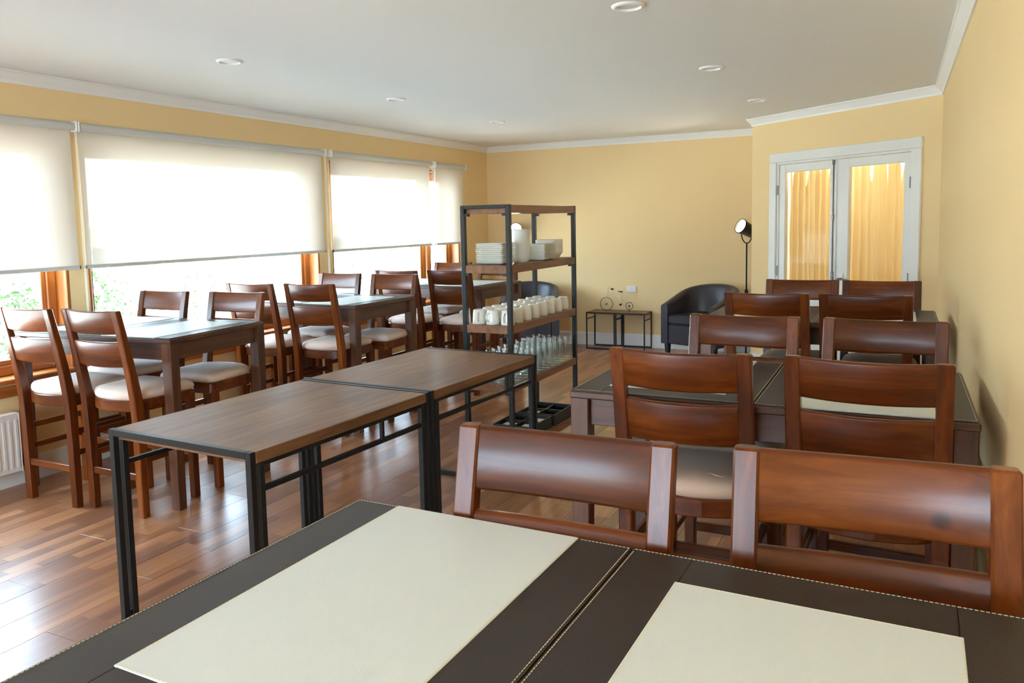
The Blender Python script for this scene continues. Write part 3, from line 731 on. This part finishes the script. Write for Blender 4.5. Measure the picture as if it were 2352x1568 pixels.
# ------------------------------------------------------------------ shelf unit
SX0, SX1, SY0, SY1, SH = -2.325, -2.000, 4.12, 5.17, 1.575
SHZ = [0.115, 0.520, 0.868, 1.222, 1.572]
t = thing('shelf_unit', 'tall open shelf unit with black steel posts and five wooden shelves', 'shelf', ((SX0+SX1)/2, (SY0+SY1)/2, 0))
ox, oy = (SX0+SX1)/2, (SY0+SY1)/2; w, l = (SX1-SX0)/2, (SY1-SY0)/2; pb = 0.028
for sx in (-1, 1):
    for sy in (-1, 1):
        x0, x1 = (sx*w, sx*(w-pb)) if sx < 0 else (sx*(w-pb), sx*w)
        y0, y1 = (sy*l, sy*(l-pb)) if sy < 0 else (sy*(l-pb), sy*l)
        bx(x0, x1, y0, y1, 0, SH, 0.002).build('post', 'black_metal', t)
for sy in (-1, 1):
    y0, y1 = (sy*l, sy*(l-pb)) if sy < 0 else (sy*(l-pb), sy*l)
    bx(-w+pb, w-pb, y0, y1, SH-0.022, SH, 0.002).build('top_bar', 'black_metal', t)
for i, z in enumerate(SHZ):
    e = pb+0.001
    # boards fill the plan between the posts, notched round them
    poly = [(-w+e, -l+0.002), (w-e, -l+0.002), (w-e, -l+e), (w-0.001, -l+e), (w-0.001, l-e), (w-e, l-e), (w-e, l-0.002), (-w+e, l-0.002), (-w+e, l-e), (-w+0.001, l-e), (-w+0.001, -l+e), (-w+e, -l+e)]
    if i == 4: poly = [(-w+0.001, -l+e), (w-0.001, -l+e), (w-0.001, l-e), (-w+0.001, l-e)]
    MB().prism(poly, z-0.045, z).build('shelf_board', 'shelf_wood_y', t)
    for sx in (-1, 1):
        for sy in (-1, 1):
            xa = sx*(w-e); xb = sx*(w-e-0.022)
            ya, yb = sy*(l-0.002), sy*(l-0.03)
            bx(min(xa, xb), max(xa, xb), min(ya, yb), max(ya, yb), z-0.062, z-0.0455).build('bracket', 'black_metal', t)
# mugs, upside down: three across, eight deep
mg = thing('coffee_mug', 'x', 'mug')
MB().lathe([(0.036, 0.004), (0.0395, 0.0), (0.0415, 0.003), (0.0405, 0.02), (0.0375, 0.06), (0.0345, 0.080), (0.030, 0.086), (0.024, 0.0865), (0.023, 0.083), (0.0, 0.083)], 24).build('body', 'porcelain', mg)
hp = [(0.0, -0.034+0.001, 0.066)] + [(0.0, -0.036-0.024*math.sin(a), 0.043+0.024*math.cos(a)) for a in [PI*k/8 for k in range(9)]] + [(0.0, -0.034, 0.019)]
MB().tube(hp, 0.005, 8).build('handle', 'porcelain', mg)
first = True; ORD = ['first', 'second', 'third', 'fourth', 'fifth', 'sixth', 'seventh', 'eighth', 'ninth', 'tenth', 'eleventh']
for i in range(3):
    for j in range(8):
        o = mg if first else copy_tree(mg); first = False; o.name = 'coffee_mug'
        o.location = (SX1-0.062-i*0.097+random.uniform(-.003, .003), SY0+0.082+j*0.124+random.uniform(-.005, .005), SHZ[2]+0.0003)
        o.rotation_euler = (0, 0, random.uniform(-0.5, 0.3))
        tag(o, 'white upside-down mug, %s from the front in the %s row' % (ORD[j], ('right-hand', 'middle', 'left-hand')[i]), 'mug', 'white mugs on the shelf unit')
# tall drinking glasses
gm = MB().lathe([(0.0, 0.0), (0.024, 0.0), (0.027, 0.003), (0.0285, 0.05), (0.031, 0.158), (0.030, 0.160), (0.0288, 0.158), (0.0262, 0.05), (0.0245, 0.016), (0.0, 0.012)], 18).mesh('drinking_glass', 'drinking_glass')
for i in range(4):
    for j in range(11):
        o = link('drinking_glass', gm, None, (SX1-0.045-i*0.078+random.uniform(-.003, .003), SY0+0.075+j*0.089+random.uniform(-.004, .004), SHZ[1]+0.0003))
        tag(o, 'tall clear drinking glass, %s from the front in the %s row' % (ORD[j], ('right-hand', 'inner right', 'inner left', 'left-hand')[i]), 'glass', 'clear glasses on the shelf unit')
# square plates and bowls on the upper shelf
def square_plate(w, h, rim, r=0.25):
    def ring(s, z, n=6):
        pts = []; rr = s*r
        for cx, cy, a0 in ((1, 1, 0), (-1, 1, PI/2), (-1, -1, PI), (1, -1, 1.5*PI)):
            for k in range(n+1):
                a = a0+PI/2*k/n; pts.append((cx*(s-rr)+rr*math.cos(a), cy*(s-rr)+rr*math.sin(a), z))
        return pts
    a = w/2
    return MB().rings([ring(a*0.62, 0.0), ring(a*0.66, 0.0), ring(a*0.97, h*0.72), ring(a, h), ring(a*0.985, h+0.001), ring(a*0.62, 0.0035)], True)
pm1 = square_plate(0.188, 0.015, 0.02, 0.12).mesh('dinner_plate', 'porcelain')
pm2 = square_plate(0.150, 0.014, 0.02, 0.12).mesh('side_plate', 'porcelain')
bm1 = square_plate(0.150, 0.055, 0.02, 0.3).mesh('square_bowl', 'porcelain')
z = SHZ[3]
for k in range(11):
    o = link('dinner_plate', pm1, None, (SX1-0.180+random.uniform(-.003, .003), SY0+0.172+random.uniform(-.003, .003), z+0.0003+k*0.0112), (0, 0, random.uniform(-0.02, 0.02)))
    tag(o, 'large square white plate, %s from the bottom of the front stack' % ORD[k], 'plate', 'stack of large square plates')
for k in range(11):
    o = link('side_plate', pm2, None, (SX1-0.085+random.uniform(-.003, .003), SY0+0.60+random.uniform(-.003, .003), z+0.0003+k*0.0092), (0, 0, random.uniform(-0.03, 0.03)))
    tag(o, 'small square white plate, %s from the bottom of the middle stack' % ORD[k], 'plate', 'stack of small square plates')
for k in range(6):
    o = link('square_bowl', bm1, None, (SX1-0.100, SY0+0.81+random.uniform(-.002, .002), z+0.0003+k*0.0145), (0, 0, random.uniform(-0.03, 0.03)))
    tag(o, 'square white bowl, %s from the bottom of the nested far stack' % ORD[k], 'bowl', 'stack of square bowls')
pt = MB().lathe([(0.0, 0.0), (0.042, 0.0), (0.052, 0.012), (0.057, 0.04), (0.058, 0.195), (0.061, 0.203), (0.059, 0.206), (0.054, 0.20), (0.053, 0.03), (0.0, 0.012)], 28).build('serving_pot', 'porcelain', None, (SX1-0.112, SY0+0.385, z+0.0003))
tag(pt, 'tall round white pot behind the large plates on the upper shelf', 'pot')
# black compartment trays on the lowest shelf
def tray(x, y, wx, wy, label, nx, ny):
    t = thing('cutlery_tray', label, 'tray', (x, y, SHZ[0]+0.0003), 0, 'black trays on the lowest shelf'); a, b, h, q = wx/2, wy/2, 0.075, 0.010
    bx(-a, a, -b, b, 0, 0.008).build('base', 'tray_black', t)
    for s in (-1, 1):
        bx(-a, a, min(s*b, s*(b-q)), max(s*b, s*(b-q)), 0.008, h, 0.001).build('side', 'tray_black', t)
        bx(min(s*a, s*(a-q)), max(s*a, s*(a-q)), -b+q, b-q, 0.008, h, 0.001).build('side', 'tray_black', t)
    for i in range(1, nx): bx(-a+wx*i/nx-0.004, -a+wx*i/nx+0.004, -b+q, b-q, 0.008, h-0.006).build('divider', 'tray_black', t)
    for j in range(1, ny): bx(-a+q, a-q, -b+wy*j/ny-0.004, -b+wy*j/ny+0.004, 0.008, h-0.005).build('divider', 'tray_black', t)
    return t
tray(-2.165, 4.60, 0.27, 0.33, 'black compartment tray on the lowest shelf, nearer the serving tables', 2, 2)
tray(-2.155, 4.955, 0.27, 0.33, 'black compartment tray at the far end of the lowest shelf', 2, 2)
for k, (dx, dy, lab) in enumerate(((-2.23, 4.52, 'white folded napkins in the near tray, left compartment'), (-2.095, 4.52, 'white folded napkins in the near tray, right compartment'), (-2.095, 4.685, 'white folded napkins in the near tray, far right compartment'), (-2.22, 4.875, 'white folded napkins in the far tray'))):
    m = MB()
    for q in range(6): m.box(-0.045+0.001*(q % 2), 0.045-0.001*(q % 3), -0.055, 0.055, q*0.008, q*0.008+0.007, 0.001)
    tag(m.build('napkin_stack', 'paper_white', None, (dx, dy, SHZ[0]+0.0086)), lab, 'napkins')

# ------------------------------------------------------------------ tub armchairs
def armchair(cx, cy, rz, label):
    t = thing('tub_armchair', label, 'armchair', (cx, cy, 0), rz, 'black tub armchairs at the back wall')
    R, F0 = 0.335, -0.30
    path = []
    for k in range(7): path.append(((-R, F0+0.34*k/6), (-1, 0), k/6*0.22))
    for k in range(1, 24):
        a = PI-PI*k/24; path.append(((R*math.cos(a), 0.04+0.27*math.sin(a)), (math.cos(a), math.sin(a)), 0.22+0.56*k/24))
    for k in range(7): path.append(((R, 0.04-0.34*k/6), (1, 0), 0.78+0.22*k/6))
    rs = []
    for (px, py), (nx, ny), u in path:
        b = math.sin(PI*u); h = 0.585+0.185*(b**1.1); th = 0.085-0.015*b
        n = math.hypot(nx, ny); nx, ny = nx/n, ny/n
        out = 0.012*b
        prof = [(0.0, 0.17), (0.0+out*0.5, 0.40), (out, h-0.03), (out-0.008, h-0.010), (out-0.03, h), (out-th+0.02, h), (out-th+0.004, h-0.012), (-th, h-0.04), (-th, 0.30), (-th, 0.17)]
        rs.append([(px+nx*d, py+ny*d, z) for d, z in prof])
    MB().rings(rs, True).build('shell', 'black_leather', t)
    bx(-R+0.084, R-0.084, F0+0.004, F0+0.07, 0.17, 0.375, 0.012).build('front_panel', 'black_leather', t)
    bx(-R+0.086, R-0.086, F0-0.008, 0.20, 0.378, 0.475, 0.022).build('seat_cushion', 'black_leather', t)
    bx(-R+0.09, R-0.09, F0+0.07, 0.22, 0.19, 0.374).build('seat_base', 'black_leather', t)
    for sx in (-1, 1):
        for yy in (F0+0.05, 0.20):
            xx = sx*(0.285 if yy < 0 else 0.20)
            MB().rings([[(xx-0.016, yy-0.016, 0), (xx+0.016, yy-0.016, 0), (xx+0.016, yy+0.016, 0), (xx-0.016, yy+0.016, 0)], [(xx-0.025, yy-0.025, 0.175), (xx+0.025, yy-0.025, 0.175), (xx+0.025, yy+0.025, 0.175), (xx-0.025, yy+0.025, 0.175)]], False).build('leg', 'leg_black', t)
armchair(-1.80, 8.33, math.radians(-22), 'black leather tub armchair right of the small side tables')
armchair(-3.80, 8.33, math.radians(22), 'black leather tub armchair seen through the shelf unit, left of the side tables')

# ------------------------------------------------------------------ spot floor lamps
def floor_lamp(x, y, zh, aim, label):
    t = thing('floor_lamp', label, 'lamp', (x, y, 0), 0, 'black spot floor lamps')
    MB().lathe([(0.0, 0.0), (0.125, 0.0), (0.128, 0.006), (0.12, 0.016), (0.02, 0.022), (0.016, 0.04), (0.0, 0.04)], 28).build('base', 'lamp_metal', t)
    MB().tube([(0, 0, 0.03), (0, 0, zh-0.145)], 0.0085, 10).build('pole', 'lamp_metal', t)
    MB().tube([(0, 0, 0.66), (0, 0, 0.70), (0, 0, 0.72)], [0.018, 0.018, 0.010], 12).build('pole_joint', 'lamp_metal', t)
    d = Vector(aim).normalized(); side = Vector((-d.y, d.x, 0)).normalized()
    c = Vector((0, 0, zh))
    pts = []
    for k in range(13):
        a = PI*k/12; pts.append(c + side*(0.088*math.cos(a)) + Vector((0, 0, -0.145*math.sin(a)**0.8 if math.sin(a) > 0 else 0)))
    MB().tube(pts, 0.006, 8).build('fork', 'lamp_metal', t)
    q = d.to_track_quat('Z', 'Y').to_matrix().to_4x4(); q.translation = c
    h = MB().lathe([(0.0, -0.095), (0.055, -0.095), (0.062, -0.088), (0.072, 0.07), (0.080, 0.078), (0.080, 0.092), (0.072, 0.092), (0.068, 0.060), (0.0, 0.060)], 28, True, q).build('lamp_head', 'lamp_metal', t)
    MB().lathe([(0.0, 0.066), (0.066, 0.066), (0.066, 0.072), (0.05, 0.080), (0.0, 0.083)], 28, True, q).build('lens', 'lamp_glow', h)
    for s in (-1, 1):
        MB().tube([c+side*s*0.066, c+side*s*0.098], 0.010, 10).build('fork_knob', 'lamp_metal', t)
    l = bpy.data.lights.new('lamp_beam', 'SPOT'); l.energy = 1.0; l.color = (1, 0.88, 0.66); l.spot_size = math.radians(95); l.spot_blend = 0.6; l.shadow_soft_size = 0.05
    lo = bpy.data.objects.new('bulb', l); COL.objects.link(lo); lo.parent = t
    lo.location = c + d*0.10; lo.rotation_euler = d.to_track_quat('-Z', 'Y').to_euler()
floor_lamp(-1.425, 8.60, 1.345, (-0.62, -0.72, 0.42), 'black spot floor lamp lit in the corner beside the double door')
floor_lamp(-4.135, 8.70, 1.375, (0.35, -0.9, 0.10), 'black spot floor lamp lit behind the white pot on the shelf')

# ------------------------------------------------------------------ bicycle ornament
t = thing('bicycle_ornament', 'small wire bicycle ornament with a large front wheel on the side tables', 'ornament', (-2.89, 8.74, 0.4265))
def wheel(cx, cz, r, nsp, tr):
    wl = MB().tube([(cx+r*math.cos(2*PI*k/36), 0, cz+r*math.sin(2*PI*k/36)) for k in range(36)], tr, 6, True).build('wheel', 'grip_dark', t)
    M = Matrix.Rotation(PI/2, 4, 'X'); M.translation = Vector((cx, 0.012, cz))
    MB().lathe([(0, 0), (0.010, 0), (0.010, 0.024), (0, 0.024)], 12, True, M).build('hub', 'grip_dark', wl)
    m = MB()
    for k in range(nsp):
        a = 2*PI*k/nsp; m.tube([(cx, 0, cz), (cx+r*math.cos(a), 0, cz+r*math.sin(a))], 0.0009, 4)
    m.build('spokes', 'cream_metal', wl)
fxw, fzw = -0.125, 0.0785
wheel(fxw, fzw, 0.075, 16, 0.0035); wheel(0.148, 0.062, 0.041, 12, 0.0035)
MB().tube([(fxw, -0.012, fzw), (fxw+0.004, -0.012, 0.16), (fxw+0.016, 0, 0.215), (fxw+0.022, 0, 0.265), (fxw+0.034, 0, 0.276), (fxw+0.072, -0.02, 0.252)], 0.0030, 6).build('fork', 'cream_metal', t)
MB().tube([(fxw+0.014, 0, 0.205), (0.02, 0, 0.200), (0.055, 0, 0.196)], 0.0026, 6).build('frame_tube', 'cream_metal', t)
MB().tube([(fxw+0.012, 0, 0.188), (-0.03, 0, 0.172), (0.018, 0, 0.120), (0.040, 0, 0.078)], 0.0026, 6).build('frame_tube', 'cream_metal', t)
MB().tube([(0.052, 0, 0.218), (0.055, 0, 0.19), (0.060, 0, 0.13), (0.045, 0, 0.075)], 0.0026, 6).build('seat_tube', 'cream_metal', t)
MB().tube([(0.058, 0, 0.15), (0.10, 0, 0.11), (0.148, 0, 0.062), (0.045, 0, 0.072)], 0.0024, 6).build('frame_tube', 'cream_metal', t)
MB().tube([(fxw+0.060, -0.014, 0.258), (fxw+0.080, -0.024, 0.246)], 0.007, 8).build('handle_grip', 'grip_dark', t)
MB().tube([(fxw+0.060, 0.014, 0.258), (fxw+0.080, 0.024, 0.246)], 0.007, 8).build('handle_grip', 'grip_dark', t)
MB().tube([(0.012, 0, 0.226), (0.040, 0, 0.224), (0.066, 0, 0.222)], [0.004, 0.007, 0.010], 8).build('saddle', 'grip_dark', t)
MB().tube([(0.045, -0.014, 0.075), (0.045, 0.014, 0.075)], 0.013, 12).build('crank', 'grip_dark', t)
bx(0.138, 0.152, -0.03, 0.03, 0.0, 0.005, 0.001).build('stand', 'grip_dark', t)
MB().tube([(0.148, 0.012, 0.062), (0.145, 0.012, 0.004)], 0.003, 6).build('stand_leg', 'grip_dark', t)

# ------------------------------------------------------------------ sockets, downlights, radiator
def socket(x, z, label):
    t = bx(-0.06, 0.06, -0.010, 0.0, -0.036, 0.036, 0.003).build('wall_socket', 'plastic_white', None, (x, YB, z)); tag(t, label, 'socket', 'white wall sockets')
    for dx in (-0.03, 0.03): bx(dx-0.022, dx+0.022, -0.013, -0.009, -0.024, 0.024, 0.002).build('socket_insert', 'plastic_white', t)
socket(-2.755, 0.672, 'white wall socket just behind the bicycle ornament')
socket(-3.845, 0.680, 'white wall socket behind the left armchair')
for i, (x, y, lab) in enumerate(((-3.36, 3.39, 'round recessed ceiling light nearest above the window tables'), (-3.36, 5.04, 'middle round ceiling light of the window side row'), (-3.35, 6.69, 'farthest round ceiling light of the window side row'), (-1.08, 3.45, 'round recessed ceiling light at the top edge above the right-hand tables'), (-1.07, 5.11, 'middle round ceiling light of the right-hand row'), (-1.04, 6.71, 'farthest round ceiling light, near the angled wall'))):
    t = thing('ceiling_light', lab, 'light', (x, y, ZT), 0, 'recessed ceiling lights, switched off')
    MB().lathe([(0.052, 0.0), (0.052, -0.004), (0.058, -0.011), (0.066, -0.010), (0.072, -0.005), (0.074, 0.0)], 32).build('ring', 'trim_white', t)
    MB().lathe([(0.0, -0.002), (0.052, -0.002), (0.052, 0.0), (0, 0.0)], 32).build('lens', 'downlight_lens', t)
t = thing('radiator', 'white panel radiator on the left wall below the window', 'radiator', (XL, 2.02, 0.10))
bx(0.035, 0.055, -0.74, 0.74, 0.0, 0.34, 0.006).build('front_panel', 'radiator_white', t)
bx(0.085, 0.105, -0.74, 0.74, 0.0, 0.34, 0.006).build('front_panel', 'radiator_white', t)
for k in range(40):
    y = -0.722+0.037*k; bx(0.105, 0.109, y-0.009, y+0.009, 0.03, 0.31, 0.003).build('rib', 'radiator_white', t)
bx(0.033, 0.107, -0.74, 0.74, 0.340, 0.346, 0.002).build('top_grille', 'radiator_white', t)
for s in (-1, 1): bx(0.033, 0.107, s*0.741-0.003, s*0.741+0.003, 0.0, 0.34, 0.002).build('side_cover', 'radiator_white', t)
for s in (-0.5, 0.5): bx(0.003, 0.036, s-0.02, s+0.02, 0.05, 0.30).build('wall_bracket', 'radiator_white', t)
MB().tube([(0.07, 0.74, 0.03), (0.07, 0.79, 0.03), (0.07, 0.80, 0.02), (0.07, 0.80, -0.10)], 0.009, 8).build('pipe', 'steel', t)
MB().tube([(0.07, 0.785, 0.02), (0.07, 0.785, 0.09)], [0.018, 0.015], 12).build('valve', 'blue_plastic', t)

# ------------------------------------------------------------------ outside
struct(bx(-40, XL-T-0.02, -30, 45, -0.5, -0.35).build('ground', 'outside_ground'), 'pale paved ground outside the windows', 'ground')
t = thing('building', 'pale low building with teal panels across the yard', 'building', (-15.0, 12.0, -0.35))
bx(-3, 0, -9, 14, 0, 1.9).build('wall', 'outside_white', t)
for k in range(9):
    y = -8.2+2.4*k; bx(0.0, 0.05, y, y+1.6, 0.75, 1.45, 0.01).build('panel', 'outside_teal', t)
bx(-3.2, 0.4, -9.2, 14.2, 1.9, 2.02).build('roof', 'outside_white', t)
t = thing('garden_fence', 'low teal board fence with gaps in the garden outside', 'fence', (-9.2, 5.0, -0.35))
for y in [0.28+0.34*k for k in range(6)]+[3.4, 6.5, 6.83, 7.88, 8.66]: bx(-0.015, 0.015, y, y+0.33, 0.06, 0.93 if y < 4 else 1.05, 0.004).build('board', 'outside_teal', t)
for y, h in ((0.50, 1.45), (2.35, 1.0), (3.75, 1.0), (6.42, 1.1), (7.2, 1.1), (9.1, 1.1)): bx(-0.08, -0.016, y, y+0.08, 0, h, 0.004).build('post', 'outside_teal', t)
for z in (0.25, 0.75): bx(-0.045, -0.0155, 0.2, 9.2, z, z+0.05).build('rail', 'outside_white', t)
def bush(x, y, r, h, label, seed):
    rnd = random.Random(seed); t = thing('garden_bush', label, 'bush', (x, y, -0.35), 0, 'bushes outside the windows')
    m = MB()
    for k in range(900):
        while True:
            p = Vector((rnd.uniform(-1, 1), rnd.uniform(-1, 1), rnd.uniform(-1, 1)))
            if 0.35 < p.length < 1: break
        c = Vector((p.x*r, p.y*r, h*0.55+p.z*h*0.45)); s = rnd.uniform(0.03, 0.07)
        d = Vector((rnd.gauss(0, 1), rnd.gauss(0, 1), rnd.gauss(0, 1))).normalized(); e = d.orthogonal().normalized()
        m.add([c-d*s, c+e*s*0.45, c+d*s, c-e*s*0.45], [(0, 1, 2, 3)])
    m.build('foliage', 'outside_leaf', t)['kind'] = 'stuff'
    MB().tube([(0, 0, 0), (0.02, 0.01, h*0.3), (0, 0, h*0.6)], [0.05, 0.04, 0.02], 7).build('stem', 'outside_bark', t)
bush(-7.7, 5.72, 0.34, 1.50, 'leafy green bush outside the widest window', 3)
bush(-8.4, 5.2, 0.30, 1.35, 'small green bush outside near the pier between the windows', 5)
bush(-11.0, 10.0, 0.5, 1.4, 'green bush outside the far windows', 8)
